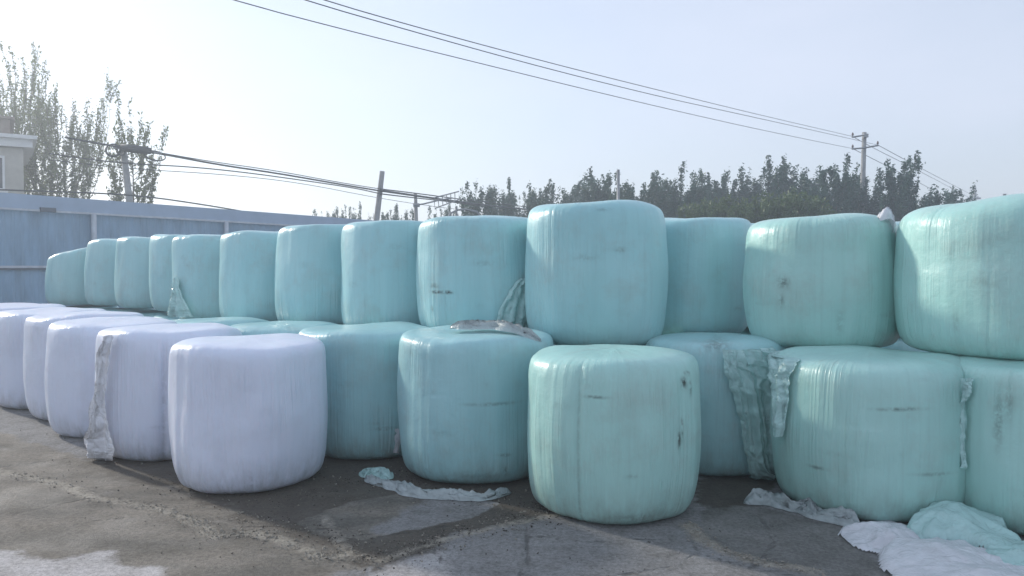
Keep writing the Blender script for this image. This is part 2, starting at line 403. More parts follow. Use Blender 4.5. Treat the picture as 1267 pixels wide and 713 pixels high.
def bale_hit(b_, px, py):
    """where the photo's sight line first meets the bale's side, or its nearest silhouette point"""
    d = ray(px, py); o = Vector((0, 0, CAMZ)); r = b_['r']
    for _ in range(4):
        a = d.x**2+d.y**2; bb = -2*(d.x*b_['x']+d.y*b_['y']); cc = b_['x']**2+b_['y']**2-r*r
        D = bb*bb-4*a*cc; tt = (-bb-math.sqrt(D))/(2*a) if D > 0 else -bb/(2*a)
        p = o+d*tt; r = bale_r(b_, p.z)
    th = math.atan2(p.y-b_['y'], p.x-b_['x']); return th, p.z
def bale(key, pxc, Yc, r, H, z, mt, label, seed, group, segs=128, rings=72, lean=(0, 0), tilt=(0, 0), bul=.022, sh=1., lo=1., marks=(), squash=(1, 1), crease=()):
    x = (pxc-CX)/F*Yc
    rq = random.Random(seed*7+1)
    squash = (squash[0]*rq.uniform(.985, 1.0), squash[1]*rq.uniform(.97, 1.02)); tilt = (tilt[0]+rq.uniform(-.007, .007), tilt[1]+rq.uniform(-.02, .01)); lean = (lean[0]+rq.uniform(-.02, .02), lean[1])
    b_ = dict(x=x, y=Yc, z=z, r=r, H=H, prof=resample(profile(r, H, sh, lo), rings)); BALES[key] = b_
    v = []; f = []; uvp = []; grime = []; foot = []
    rm = random.Random(seed)
    rand_marks = [(rm.uniform(3.2, 6.2), z+rm.uniform(.15, .95)*H, rm.uniform(.01, .12), rm.uniform(.004, .03), rm.uniform(.1, .3)) for _ in range(3)]
    mk = rand_marks + [(*bale_hit(b_, mpx, mpy), w, h_, st) for (mpx, mpy, w, h_, st) in marks]
    cks = [(bale_hit(b_, cpx, cpy)[0], d_, w_) for (cpx, cpy, d_, w_) in crease]
    for i, (q, s) in enumerate(b_['prof']):
        for k in range(segs):
            th = 2*math.pi*k/segs; cx, sy = math.cos(th), math.sin(th)
            edge = min(1, q.x/(.5*r))
            n = noise.noise((cx*1.3+seed*7.1, sy*1.3, q.y*1.1+seed)) * bul*1.4 + noise.noise((cx*4+seed, sy*4, q.y*2.2)) * bul*.45
            vert = noise.noise((th*0+cx*14+seed, sy*14, q.y*.7)) * bul*.14
            rr = q.x + (n+vert)*edge
            g = 0
            for (a0, dpt, wd) in cks:
                da = ((th-a0+math.pi) % (2*math.pi)-math.pi)*r
                rr -= dpt*math.exp(-(da/wd)**2)*edge*min(1, max(0, (H-q.y)/.2)); g += .25*math.exp(-(da/(wd*.5))**2)*min(1, max(0, (H-q.y)/.4))
            topf = max(0, (q.y-.3*H)/(.7*H)); 
            zz = q.y + noise.noise((cx*q.x*2.2+seed*3, sy*q.x*2.2, seed))*.03*(1 if q.y > H*.6 else 0) + topf*(tilt[0]*cx+tilt[1]*sy)*q.x/r
            if i == 0: zz = H + noise.noise((seed*3, 0, seed))*.03
            px_, py_ = rr*cx*squash[0] + lean[0]*q.y/H, rr*sy*squash[1] + lean[1]*q.y/H
            v.append((px_, py_, max(0.0, zz)))
            for (a0, z0, w, h_, st) in mk:
                da = ((th-a0+math.pi) % (2*math.pi)-math.pi)*r; dz = q.y+z-z0
                e = (da/w)**2+(dz/h_)**2
                if e < 4: g += st*math.exp(-e*1.2)
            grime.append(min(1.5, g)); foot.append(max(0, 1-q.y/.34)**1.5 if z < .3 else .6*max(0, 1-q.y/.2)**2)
    for i in range(rings):
        for k in range(segs):
            k2 = (k+1) % segs; f.append((i*segs+k, (i+1)*segs+k, (i+1)*segs+k2, i*segs+k2))
    me = bpy.data.meshes.new('wrapped_bale'); me.from_pydata(v, [], f)
    uv = me.uv_layers.new(name='UVMap'); co = np.empty((len(f)*4, 2), np.float32); j = 0; ss = [s for _, s in b_['prof']]
    for i in range(rings):
        for k in range(segs):
            u0, u1 = 2*math.pi*r*k/segs, 2*math.pi*r*(k+1)/segs
            co[j] = (u0, ss[i]); co[j+1] = (u0, ss[i+1]); co[j+2] = (u1, ss[i+1]); co[j+3] = (u1, ss[i]); j += 4
    uv.data.foreach_set('uv', co.ravel())
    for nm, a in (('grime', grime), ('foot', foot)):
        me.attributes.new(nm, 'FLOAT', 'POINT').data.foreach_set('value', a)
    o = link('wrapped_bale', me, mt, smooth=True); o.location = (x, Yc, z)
    tag(o, label, 'hay bale', group); b_['o'] = o
    return o
GW, GT, GU = 'white wrapped bales standing in a row on the yard', 'teal wrapped bales standing on the ground', 'teal wrapped bales of the upper layer'
# white row, nearest first
bale('w1', 309, 6.12, .575, 1.10, 0, WHITE, 'nearest white wrapped bale, smooth and whole, right end of the white row', 1, GW, 224, 110, lo=1.5, bul=.03, marks=[(312, 600, .01, .08, .5)])
bale('w2', 209, 7.10, .625, 1.12, 0, WHITE, 'white wrapped bale with torn film bunched down its left side, second in the white row', 2, GW, 192, 96, lo=1.3, crease=[(200, 470, .02, .03)])
bale('w3', 143, 7.98, .615, 1.12, 0, WHITE, 'white wrapped bale directly left of the one with torn film, third from the near end', 3, GW, 160, 80, lo=1.3)
bale('w4', 106, 8.80, .61, 1.14, 0, WHITE, 'white wrapped bale fourth from the near end of the white row', 4, GW, lo=1.2)
bale('w5', 62, 9.55, .615, 1.14, 0, WHITE, 'white wrapped bale fifth from the near end, cut off by the left picture edge', 5, GW)
bale('w6', 18, 10.4, .62, 1.16, 0, WHITE, 'farthest white wrapped bale, only its top showing over the fifth one', 6, GW)
# front ground row, teal
bale('g1', 458, 7.15, .63, 1.12, 0, TEAL, 'teal bale on the ground just right of the nearest white bale, partly hidden by it', 11, GT, 192, 96, marks=[(478, 531, .09, .008, 1), (492, 540, .02, .05, .7)])
bale('g2', 590, 6.42, .64, 1.14, 0, TEAL, 'teal ground bale with pleated film on its right half, grey film strip at its foot', 12, GT, 224, 110, lo=1.1,
     marks=[(625, 564, .05, .006, 1.3), (625, 582, .02, .03, .7), (610, 500, .2, .006, .6), (600, 590, .2, .03, .3)])
bale('g3', 757, 5.45, .598, 1.09, 0, TEALG, 'forward teal ground bale in the middle with a vertical seam and black scuffs', 13, GT, 288, 140, lo=1.45, sh=1.5,
     marks=[(845, 474, .03, .035, 1.1), (852, 480, .016, .05, .8), (848, 462, .03, .012, 1), (839, 545, .014, .06, 1.2), (843, 530, .01, .08, .8), (860, 590, .015, .12, .5), (735, 493, .07, .006, .8), (760, 507, .25, .004, .5), (790, 640, .2, .03, .4)],
     crease=[(713, 560, .014, .018)])
bale('g4', 884, 6.62, .635, 1.08, 0, TEAL, 'teal ground bale set back, torn sheet of film hanging down its right side', 14, GT, 192, 96, marks=[(885, 428, .12, .05, .5)], lo=1.0)
bale('g5', 1075, 5.54, .655, 1.065, 0, TEALG, 'wide teal ground bale right of the hanging film, thin dark scratch low on it', 15, GT, 256, 120, lo=1.5, sh=1.7,
     marks=[(1155, 588, .13, .006, 1.3), (1010, 578, .06, .005, .9), (1110, 505, .14, .005, .7), (1165, 598, .05, .005, .7), (1140, 470, .05, .005, .6)])
bale('g6', 1300, 5.12, .635, 1.05, 0, TEALG, 'teal bale on the ground at the right picture edge behind the heap of loose film', 16, GT, 224, 110, lo=1.2, marks=[(1232, 520, .03, .18, .5), (1246, 500, .02, .12, .4)])
bale('g7', 353, 8.02, .63, 1.08, 0, TEAL, 'teal bale on the ground behind the nearest white bale, only its domed top in view', 17, GT)
bale('g8', 272, 8.85, .63, 1.07, 0, TEAL, 'teal ground bale showing a sliver of top between white row and upper layer', 18, GT)
# upper layer from the right, teal
UP = [
 ('t13', 1246, 5.66, .725, 1.13, 1.03, TEALG, 'largest upper teal bale at the right picture edge, top sloping up right', dict(segs=224, rings=110, tilt=(.09, 0), lo=1.3, sh=2.3, marks=[(1180, 400, .02, .1, .3)])),
 ('t12', 1017, 6.50, .622, 1.05, 1.01, TEALG, 'upper teal bale with a grey scuff on its front, left of the largest one', dict(segs=224, rings=110, sh=1.9, lo=1.2, marks=[(970, 350, .05, .045, .7), (968, 372, .025, .05, .5), (1040, 400, .03, .1, .25)])),
 ('t11', 850, 7.75, .61, 1.12, 1.0, TEAL, 'upper teal bale set back between the tall middle one and the scuffed one', dict(segs=160, rings=80)),
 ('t10', 738, 6.92, .620, 1.23, .98, TEAL, 'tallest upper teal bale in the middle, above the seamed ground bale', dict(segs=256, rings=120, lo=1.25, sh=1.9, marks=[(725, 318, .12, .03, .25), (775, 388, .1, .005, .6), (770, 310, .05, .02, .25)])),
 ('t9', 596, 7.66, .615, 1.12, 0.99, TEAL, 'upper teal bale with brown mud marks and torn film at its lower right', dict(segs=192, rings=96, marks=[(538, 354, .06, .012, 1.4), (540, 361, .08, .01, 1.6), (555, 362, .05, .008, 1.2), (535, 382, .015, .03, .8)])),
 ('t8', 492, 8.42, .605, 1.17, 0.95, TEAL, 'upper teal bale directly left of the one with brown mud marks', dict(segs=160, rings=80)),
 ('t7', 407, 9.20, .615, 1.17, 0.96, TEAL, 'upper teal bale standing over the gap behind the nearest white bale', dict(segs=144, rings=72)),
 ('t6', 334, 9.98, .60, 1.15, 0.94, TEAL, 'upper teal bale straight above the left half of the nearest white bale', dict(segs=128)),
 ('t5', 272, 10.8, .60, 1.13, 0.94, TEAL, 'upper teal bale with loose film flapping at its lower left corner', dict()),
 ('t4', 240, 11.7, .60, 1.11, 1.0, TEAL, 'upper teal bale mostly hidden behind the one with the flapping corner', dict(lean=(-.02, 0))),
 ('t3', 191, 12.5, .60, 1.11, 1.01, TEAL, 'upper teal bale third from the far left end of the stack', dict(lean=(.06, 0))),
 ('t2', 153, 13.3, .60, 1.10, 1.01, TEAL, 'upper teal bale second from the far left end of the stack', dict(lean=(.06, 0))),
 ('t1', 103, 14.1, .61, .96, .98, TEAL, 'slumped upper teal bale at the far left end of the stack, sloping down left', dict(tilt=(.13, 0), lean=(.05, 0))),
 ('t14', 930, 8.95, .60, 1.12, 1.0, TEAL, 'rear upper teal bale seen in the notch left of the one with grey scuff', dict()),
 ('t15', 1100, 8.1, .60, 1.10, 1.0, TEAL, 'rear upper teal bale peeping from behind, just left of the largest one', dict()),
]
for i, (k, px, Y_, r, H, z, mt, lab, kw) in enumerate(UP):
    bale(k, px, Y_, r, H, z, mt, lab, 30+i, GU, **kw)
BALES['t10b'] = dict(x=.70, y=7.62)
# the ground bales that carry the upper layer from behind (all alike, out of sight)
for k in ('t1', 't2', 't3', 't4', 't5', 't6', 't7', 't8', 't9', 't10b', 't11', 't14', 't15'):
    b_ = BALES[k]
    src = BALES['g8']['o']; o = src.copy(); C.objects.link(o); o.location = (b_['x'], b_['y'], 0); o.scale = (.95, .95, .885)
    o.rotation_euler.z = b_['x']*3
    tag(o, 'teal bale of the hidden rear ground row carrying the upper layer', 'hay bale', 'hidden rear ground row of teal bales')

# ------------------------------------------------------------------ loose film
def film_on_bale(key, left, right, name, label, mt, off=.02, fold=.03, nf=7, seed=0, nu=40, nv=60, ragged=.0, out=None):
    """loose sheet hugging a bale between two edges traced top to bottom"""
    b_ = BALES[key]; o = b_['o']
    def edge(pl_, tt):
        s = tt*(len(pl_)-1); i = min(int(s), len(pl_)-2); a, c_ = pl_[i], pl_[i+1]; u = s-i
        return (a[0]+(c_[0]-a[0])*u, a[1]+(c_[1]-a[1])*u)
    v = []; f = []
    for j in range(nv+1):
        tv = j/nv; l, r_ = edge(left, tv), edge(right, tv)
        th0, z0 = bale_hit(b_, *l); th1, z1 = bale_hit(b_, *r_)
        if th1 < th0-3: th1 += 2*math.pi
        for i in range(nu+1):
            tu = i/nu; th = th0+(th1-th0)*tu; z = z0+(z1-z0)*tu
            z += ragged*noise.noise((tu*6, seed, 1.3))*(1 if j == nv else tv**6)
            th += (.035*noise.noise((tv*7, seed, 2.2+tu))+.018*noise.noise((tv*22, seed, 4.2+tu*2)))*min(1, tv*5)
            e = min(1, min(tu, 1-tu)*7)
            fo = fold*(.5+.5*math.sin(tu*nf*2*math.pi + 2.2*noise.noise((tu*2, tv*2.5, seed)) + 1.3*tv))**1.5*(.35+.65*tv)
            fo += fold*.3*noise.turbulence(Vector((tu*4, tv*3, seed)), 3, False)
            fo += fold*.55*max(0, 1-abs(noise.noise((tu*9+seed+tv*1.2, tv*1.8, 2.7)))*3.2)**2 + fold*.2*max(0, 1-abs(noise.noise((tu*5-tv*4, tv*9, seed)))*4)
            rr = min(bale_r(b_, z), b_['r']*1.02)+.012+off*(e*.6+.4)+fo*(.3+.7*e) + (out(tv) if out else 0)
            v.append((rr*math.cos(th), rr*math.sin(th), max(.01-b_['z'], z-b_['z'])))
    for j in range(nv):
        for i in range(nu):
            a = j*(nu+1)+i; f.append((a, a+1, a+nu+2, a+nu+1))
    p = link(name, mesh(name, v, f), mt, o, True); p['label'] = label
    return p
film_on_bale('g4', [(893, 432), (897, 460), (908, 500), (917, 545), (922, 580), (936, 603)], [(950, 428), (966, 450), (968, 490), (966, 540), (964, 585), (962, 618)],
             'torn_film_sheet', 'loose teal film hanging in long folds from the shoulder almost to the ground', L_TEAL, .05, .07, 4, 3, 70, 110, ragged=.08)
film_on_bale('w2', [(134, 416), (126, 440), (121, 490), (120, 530), (112, 560), (100, 570)], [(144, 414), (139, 440), (134, 490), (138, 530), (148, 556), (144, 578)],
             'torn_film_sheet', 'crumpled white film bunched down the left side to the ground', L_WHITE, .01, .05, 3, 7, 36, 110, ragged=.04, out=lambda v_: .02*v_ + .07*max(0, v_-.72))
film_on_bale('g6', [(1186, 468), (1184, 485), (1182, 510), (1185, 545), (1191, 575)], [(1208, 468), (1204, 482), (1199, 500), (1197, 540), (1199, 580)],
             'loose_film_edge', 'loose teal film edge down the left side', L_TEAL, .0, .03, 3, 9, 18, 50)
film_on_bale('g5', [(960, 432), (958, 450), (962, 470), (965, 500), (967, 540)], [(1004, 430), (992, 446), (982, 466), (980, 495), (974, 540)],
             'loose_film_edge', 'bunched loose teal film on the upper left shoulder', L_TEAL, .02, .05, 3, 21, 22, 50)
film_on_bale('t5', [(219, 345), (218, 355), (217, 368), (216, 385), (215, 392)], [(222, 343), (225, 355), (230, 368), (238, 382), (244, 392)],
             'loose_film_edge', 'pale loose film flapping at the lower left', L_TEAL, .01, .05, 3, 33, 18, 40, out=lambda v_: .06*v_)
film_on_bale('t9', [(641, 345), (632, 355), (621, 374), (613, 395), (608, 404)], [(652, 343), (652, 355), (652, 372), (652, 398), (652, 410)],
             'loose_film_edge', 'torn teal film hanging open at the lower right', L_TEAL, .015, .05, 3, 41, 24, 40)
film_on_bale('g1', [(488, 530), (487, 545), (485, 560)], [(494, 530), (496, 545), (492, 560)], 'loose_film_tag', 'small white film tag at the right side', L_WHITE, .0, .02, 2, 51, 6, 10)

def film_strip(pts, width, name, mt, seed, label, cat, height=.05, nu=24, seg=.012, rag=.35):
    """crumpled ribbon of film along a 3D line (its base lies on the line)"""
    pts = [Vector(p) for p in pts]; pts = chaikin(pts, 3); L_ = sum((b_-a).length for a, b_ in zip(pts[:-1], pts[1:])); n = max(8, int(L_/seg))
    line = []; acc = 0; j = 0; cum = [0]
    for a, b_ in zip(pts[:-1], pts[1:]): cum.append(cum[-1]+(b_-a).length)
    for i in range(n+1):
        d = L_*i/n
        while j < len(cum)-2 and cum[j+1] < d: j += 1
        line.append(pts[j].lerp(pts[j+1], (d-cum[j])/max(1e-9, cum[j+1]-cum[j])))
    v = []; f = []
    for i, p in enumerate(line):
        tv = i/n; tg = (line[min(i+1, n)]-line[max(i-1, 0)]).normalized(); s = tg.cross(Vector((0, 0, 1))).normalized()
        wv = (width(tv) if callable(width) else width)*(1+rag*noise.noise((tv*L_*9, seed, 0)))
        ends = min(1, min(tv, 1-tv)*L_/.07)**.6; wv *= .15+.85*ends
        for k in range(nu+1):
            u = k/nu-.5; q = p + s*(u*wv + .25*wv*noise.noise((tv*L_*4, seed, 5)))
            hz = height*(1.1*(1-abs(noise.noise((u*4+seed, tv*L_*2.2, 2)))*2.4)**2 + .7*(1-2*abs(noise.noise((u*10, tv*L_*6, seed)))) + .5*abs(noise.noise((u*14, tv*L_*24, seed))))*(1-(2*u)**4)
            hz = max(0, hz)*ends
            q = q + s*.02*noise.noise((u*7, tv*L_*12, seed+3))
            v.append(q+Vector((0, 0, hz+.006)))
    for i in range(n):
        for k in range(nu):
            a = i*(nu+1)+k; f.append((a, a+1, a+nu+2, a+nu+1))
    return tag(link(name, mesh(name, v, f), mt, smooth=True), label, cat)
film_strip([gnd(452, 594), gnd(480, 603), gnd(510, 611), gnd(550, 618), gnd(595, 619), gnd(632, 611)], lambda v_: .16*(1-abs(v_-.4)), 'film_strip', L_GREY, 2,
           'torn strip of dirty film on the concrete at the foot of the pleated teal bale', 'plastic film', .035)
film_strip([gnd(449, 592), gnd(458, 588), gnd(470, 588), gnd(484, 594)], .12, 'film_scrap', L_TEAL, 12, 'small crumpled pale green film scrap left of the torn strip by the pleated bale', 'plastic film', .035)
film_strip([gnd(920, 624), gnd(950, 624), gnd(985, 634), gnd(1020, 643), gnd(1065, 654)], lambda v_: .07+.06*v_, 'film_rope', L_GREY, 5,
           'twisted rope of grey film along the foot of the wide teal bale', 'plastic film', .06, 12)
g2 = BALES['g2']
zc = g2['H']+.01
tp = lambda px, Y_: Vector(((px-CX)/F*Y_, Y_, zc))
film_strip([tp(556, 6.28), tp(585, 6.30), tp(610, 6.26), tp(632, 6.18), Vector((g2['x']+.52, 6.12, zc-.09))], lambda v_: .22-.06*v_, 'film_scrap', L_GREY, 8,
           'ragged grey film lying on top of the pleated teal bale under the upper layer', 'plastic film', .04, 24)
# tuft between the two right upper bales
film_strip([at(1086, 275, 6.0), at(1094, 271, 6.02), at(1101, 275, 6.05), at(1104, 290, 6.05)], .10, 'film_tuft', L_WHITE, 17, 'small white tuft of film sticking up between the two rightmost upper bales', 'plastic film', .07, 12)

def film_heap(outline, peaks, name, mt, seed, label, step=.012, crump=.02):
    poly = G(outline); a = np.array(poly); x0, y0 = a.min(0)-.1; x1, y1 = a.max(0)+.1
    gx = np.arange(x0, x1, step); gy = np.arange(y0, y1, step); XX, YY = np.meshgrid(gx, gy); PP = np.stack([XX.ravel(), YY.ravel()], 1)
    sd = sdist(PP, poly); rg = random.Random(seed)
    pk = [(gnd(px, py), h, rad, [(rg.uniform(0, 6.28), rg.uniform(.25, .8), rg.uniform(.018, .045), rg.uniform(-.5, .5)) for _ in range(11)]) for (px, py, h, rad) in peaks]
    cr_ = []
    for _ in range(9):
        i = rg.randrange(len(PP)); an = rg.uniform(-.5, .6); cr_.append((PP[i][0], PP[i][1], math.cos(an), math.sin(an), rg.uniform(.15, .45), rg.uniform(.012, .03)))
    Zs = np.zeros(len(PP)); keep = np.zeros(len(PP), bool)
    for i, (x, y) in enumerate(PP):
        s = sd[i]+.06*noise.noise((x*4, y*4, seed))+.02*noise.noise((x*11, y*11, seed))
        if s < -.02: continue
        keep[i] = True; e = min(1, max(0, s+.02)/.05); z = .012
        wx = x+.05*noise.noise((x*3, y*3, seed+9)); wy = y+.05*noise.noise((x*3, y*3, seed+19))
        for (p, h, rad, folds) in pk:
            dx, dy = wx-p.x, wy-p.y; d = math.hypot(dx, dy)/rad*(1+.35*noise.noise((x*2.2, y*2.2, seed+31)))
            if d < 1.6:
                base = h*max(0, 1-d)**1.25 if d < 1 else 0
                an = math.atan2(dy, dx); fo = 0
                for (fa, amp, fw, cv) in folds:
                    da = (an-fa-cv*d+math.pi) % (2*math.pi)-math.pi
                    if abs(da) < 1: fo = max(fo, amp*math.exp(-abs(da)*d*rad/fw))
                z = max(z, base + .30*h*fo*math.sin(min(1, d*1.1)*math.pi*.9)**2 if d < 1 else .1*h*fo*(1.6-d))
        for (ax, ay, ca, sa, ln, aw) in cr_:
            u = (wx-ax)*ca+(wy-ay)*sa; w = abs(-(wx-ax)*sa+(wy-ay)*ca+.04*math.sin(u*9))
            if abs(u) < ln: z += crump*1.1*math.exp(-w/aw)*(1-abs(u)/ln)
        z += crump*(.5*(1-2*abs(noise.noise((wx*6, wy*4.5, seed))))+.22*noise.noise((wx*17, wy*17, seed)))
        Zs[i] = max(.004, z*e*(2-e))+.003
    ny_, nx_ = XX.shape; ids = np.full(len(PP), -1); ids[keep] = np.arange(keep.sum())
    ids = ids.reshape(ny_, nx_); f = []
    for j in range(ny_-1):
        for i in range(nx_-1):
            q = [ids[j, i], ids[j, i+1], ids[j+1, i+1], ids[j+1, i]]
            if min(q) >= 0: f.append([int(z) for z in q])
    v = np.column_stack([PP[keep], Zs[keep]])
    return tag(link(name, mesh(name, v.tolist(), f), mt, smooth=True), label, 'plastic film', 'loose film heaped on the yard')
film_heap([(1040, 664), (1062, 650), (1100, 648), (1140, 665), (1150, 690), (1105, 694), (1072, 682)], [(1092, 668, .10, .34)], 'film_heap', L_WHITE, 3,
          'small dirty white heap of film at the foot of the wide teal bale')
film_heap([(1090, 690), (1120, 678), (1170, 672), (1225, 690), (1290, 712), (1350, 800), (1180, 840), (1115, 760), (1098, 720)], [(1160, 698, .12, .60), (1215, 730, .11, .6)], 'film_heap', L_WHITE, 6,
          'large smooth white heap of film in the lower right foreground', crump=.012)
film_heap([(1118, 668), (1130, 655), (1175, 645), (1230, 655), (1262, 680), (1245, 694), (1190, 682), (1140, 676)], [(1180, 664, .21, .48), (1218, 684, .10, .35)], 'film_heap', L_TEAL, 9,
          'teal sheet of film rising to a peak between the two right ground bales')
film_heap([(1210, 694), (1255, 672), (1330, 680), (1370, 725), (1270, 728)], [(1265, 700, .08, .45)], 'film_heap', L_TEAL, 12,
          'low teal crumple of film at the right picture edge behind the white heap', crump=.03)

# ------------------------------------------------------------------ fence
def fline(Y_): return Vector((-11.6+.605*(Y_-17.8), Y_, 0))
fdir = Vector((.605, 1, 0)).normalized(); fn = Vector((1, -.605, 0)).normalized()   # towards camera side
frot = Matrix((fdir, fn, Vector((0, 0, 1)))).transposed()
fence = empty('steel_fence', fline(17.8)); tag(fence, 'tall blue-grey steel panel fence behind the stack at the left', 'fence')
A0, A1 = -8.0, 22.0
def fb(mb, s0, s1, z0, z1, d0, d1):
    p = fline(17.8)+fdir*((s0+s1)/2)+fn*((d0+d1)/2); mb.box((p.x, p.y, (z0+z1)/2), (s1-s0, abs(d1-d0), z1-z0), frot)
s0 = (19.65-17.8)*math.sqrt(1+.605**2)
posts = [s0+3.97*k for k in range(-2, 5)]
for k in range(len(posts)-1):
    # corrugated panel: trapezoid ribs
    v = []; f = []; a, b_ = posts[k], posts[k+1]; s = a; prof = []
    while s < b_-.01:
        for ds, dd in ((0, 0), (.10, 0), (.115, .011), (.155, .011), (.17, 0)):
            if s+ds < b_: prof.append((s+ds, dd))
        s += .2
    prof.append((b_, 0))
    for (s, dd) in prof:
        p = fline(17.8)+fdir*s+fn*dd
        v += [(p.x, p.y, .0), (p.x, p.y, 2.98)]
    for i in range(len(prof)-1): f.append((2*i, 2*i+2, 2*i+3, 2*i+1))
    m_ = fence.matrix_basis.inverted()
    link('fence_panel', mesh('fence_panel', [m_ @ Vector(q) for q in v], f), M_FENCE, fence)
mb = MB(); fb(mb, posts[0], posts[-1], 2.99, 3.32, .04, .07); mb.build('top_band', M_BAND, fence)
mb = MB(); fb(mb, posts[0], posts[-1], 2.94, 2.985, .045, .10); mb.build('rail', M_RAIL, fence)
mb = MB(); fb(mb, posts[0], posts[-1], 1.62, 1.67, .03, .07); mb.build('rail', M_RAIL, fence)
mb = MB(); fb(mb, posts[0], posts[-1], 1.575, 1.617, .025, .06); mb.build('rail', M_DARK, fence)
for s in posts:
    p = fline(17.8)+fdir*s+fn*.13
    MB().tube([(p.x, p.y, 0), (p.x, p.y, 2.96)], .06, 12).build('post', M_RAIL, fence, True)
p = fline(17.8)+fdir*(posts[2]-1.1)+fn*.1
mb = MB(); mb.box((p.x, p.y, 2.99), (.35, .08, .10), frot); mb.build('bracket', M_DARK, fence)

# ------------------------------------------------------------------ building at the far left
bx, by = at(29, 200, 30).x, 30
bl = empty('cream_building', (bx, by, 0)); tag(bl, 'cream two storey building with white cornice behind the fence at the far left', 'building')
zc_ = at(0, 184, 30).z; zp = at(0, 148, 30).z
mb = MB(); mb.box((bx-4, by+3, zc_/2), (8, 6, zc_)); mb.build('wall', M_WALL, bl)
mb = MB(); mb.box((bx-3.95, by+3, zc_+.18), (8.5, 6.5, .30)); mb.box((bx-3.95, by+3, zc_+.40), (8.8, 6.8, .14)); mb.build('cornice', M_TRIM, bl)
mb = MB(); v = []; 
mb.box((bx-4.2, by+3, (zc_+.47+zp)/2), (7.6, 5.6, zp-zc_-.47)); mb.box((bx-4.2, by+3, zp+.04), (7.9, 5.9, .08)); mb.build('parapet', M_ROOF, bl)
for k in range(3):
    wx = at(-2, 215, 30).x-.3-k*2.4; z0, z1 = at(0, 236, 30).z, at(0, 196, 30).z
    w_ = MB(); 
    for dx in (-.62, 0, .62): w_.box((wx+dx, by-.03, (z0+z1)/2), (.08, .1, z1-z0-.082))
    for z_ in (z0, z1): w_.box((wx, by-.032, z_), (1.32, .12, .08))
    wo_ = w_.build('window', M_TRIM, bl)
    g_ = MB(); g_.box((wx, by-.01, (z0+z1)/2), (1.16, .03, z1-z0-.09)); go = g_.build('pane', M_GLASS, wo_, world=True)
    mi = (bl.matrix_basis).inverted()
    for vv in go.data.vertices: vv.co = mi @ vv.co
    s_ = MB(); s_.box((wx, by-.09, z0-.09), (1.5, .2, .07)); so = s_.build('sill', M_TRIM, wo_, world=True)
    for vv in so.data.vertices: vv.co = mi @ vv.co

bl.rotation_euler.z = R(33)

# ------------------------------------------------------------------ trees
def tree_data(seed, h, w, nl, leaves, ls, base=.15, up=.8, tw=3, spr=.9):
    rg = random.Random(seed); tb = MB(); lv = []; lf = []
    tp_ = [Vector((0, 0, 0))]; 
    for i in range(1, 8): tp_.append(Vector((noise.noise((seed+.3, i*.5, 0))*.01*h*i/7, noise.noise((seed+.3, i*.5, 7))*.01*h*i/7, h*.97*i/7)))
    tb.tube(tp_, [max(.012, .016*h*(1-i/7.4)) for i in range(8)], 7)
    tips = []
    def tpos(t_):
        s = t_*7; i = min(int(s), 6); return tp_[i].lerp(tp_[i+1], s-i)
    for k in range(nl):
        t_ = base+(.97-base)*((k+rg.random())/nl); p = tpos(t_); az = k*2.4+rg.random()
        env = math.sin(math.pi*min(1, max(.05, (t_-base*.4)/(1.06-base*.4))))**.7
        ln = w*.5*env*(.75+.55*rg.random())*(1.3 if t_ > .6 else 1)
        u_ = up*(.75+.5*rg.random())
        d = Vector((math.cos(az), math.sin(az), u_)); q = []
        for j in range(5):
            s = j/4; hh = 1-(1-s)**2; q.append(p+Vector((d.x*ln*hh, d.y*ln*hh, ln*u_*(.35*s+1.0*s*s))))
        tb.tube(q, [.005*h*(1-t_*.6)*(1-s_*.2) for s_ in range(5)], 4, False); tips.append((q, ln))
        for _ in range(tw):
            s = .25+.7*rg.random(); i = min(3, int(s*4)); a = q[i].lerp(q[i+1], s*4-i)
            dd = Vector((rg.gauss(0, .35)+d.x*.3, rg.gauss(0, .35)+d.y*.3, .6+up*(.4+rg.random()))).normalized()*ln*(.35+.4*rg.random())
            qq = [a, a+dd*.5, a+dd+Vector((0, 0, .08*ln))]; tb.tube(qq, [.0022*h, .0016*h, .0008*h], 3, False); tips.append((qq, dd.length))
    topq = [tpos(.8), tpos(.9), tpos(1.0), tpos(1.0)+Vector((0, 0, .03*h))]; tips += [(topq, ln)]*3
    wts = [t_[1]+.05 for t_ in tips]
    for (q, ln) in rg.choices(tips, wts, k=leaves):
        s = rg.random()**.8*(len(q)-1); i = min(int(s), len(q)-2); p = q[i].lerp(q[i+1], s-i)
        sp = ls*spr; p = p+Vector((rg.gauss(0, sp), rg.gauss(0, sp), rg.gauss(0, sp)))
        z = ls*(.55+.8*rg.random()); a = Vector((rg.gauss(0,1), rg.gauss(0,1), rg.gauss(0,1))).normalized(); b_ = a.cross(Vector((rg.gauss(0,1), rg.gauss(0,1), rg.gauss(0,1)))).normalized()
        b0 = len(lv); lv += [p-a*z, p+b_*z*.45, p+a*z, p-b_*z*.45]; lf.append((b0, b0+1, b0+2, b0+3))
    allz = np.array([tuple(p) for p in lv]); kz = h/np.percentile(allz[:, 2], 99.7); kx = w/2/np.percentile(np.hypot(allz[:, 0], allz[:, 1]), 96)
    sc_ = lambda P_: [(p[0]*kx, p[1]*kx, p[2]*kz) for p in P_]
    return mesh('trunk', sc_(tb.v), tb.f), mesh('crown', sc_(lv), lf)
def plant_tree(data, loc, label, group, mt, kind='broadleaf_tree', rz=0, sc=(1, 1, 1)):
    e = empty(kind, loc, rz); e.scale = sc; tag(e, label, 'tree', group)
    tr, cr_ = data
    a = bpy.data.objects.new('trunk', tr); b_ = bpy.data.objects.new('crown', cr_)
    for o, m_ in ((a, M_BARK), (b_, mt)):
        if not o.data.materials: o.data.materials.append(m_)
        C.objects.link(o); o.parent = e
    return e
GP = 'tall poplars behind the fence at the left'
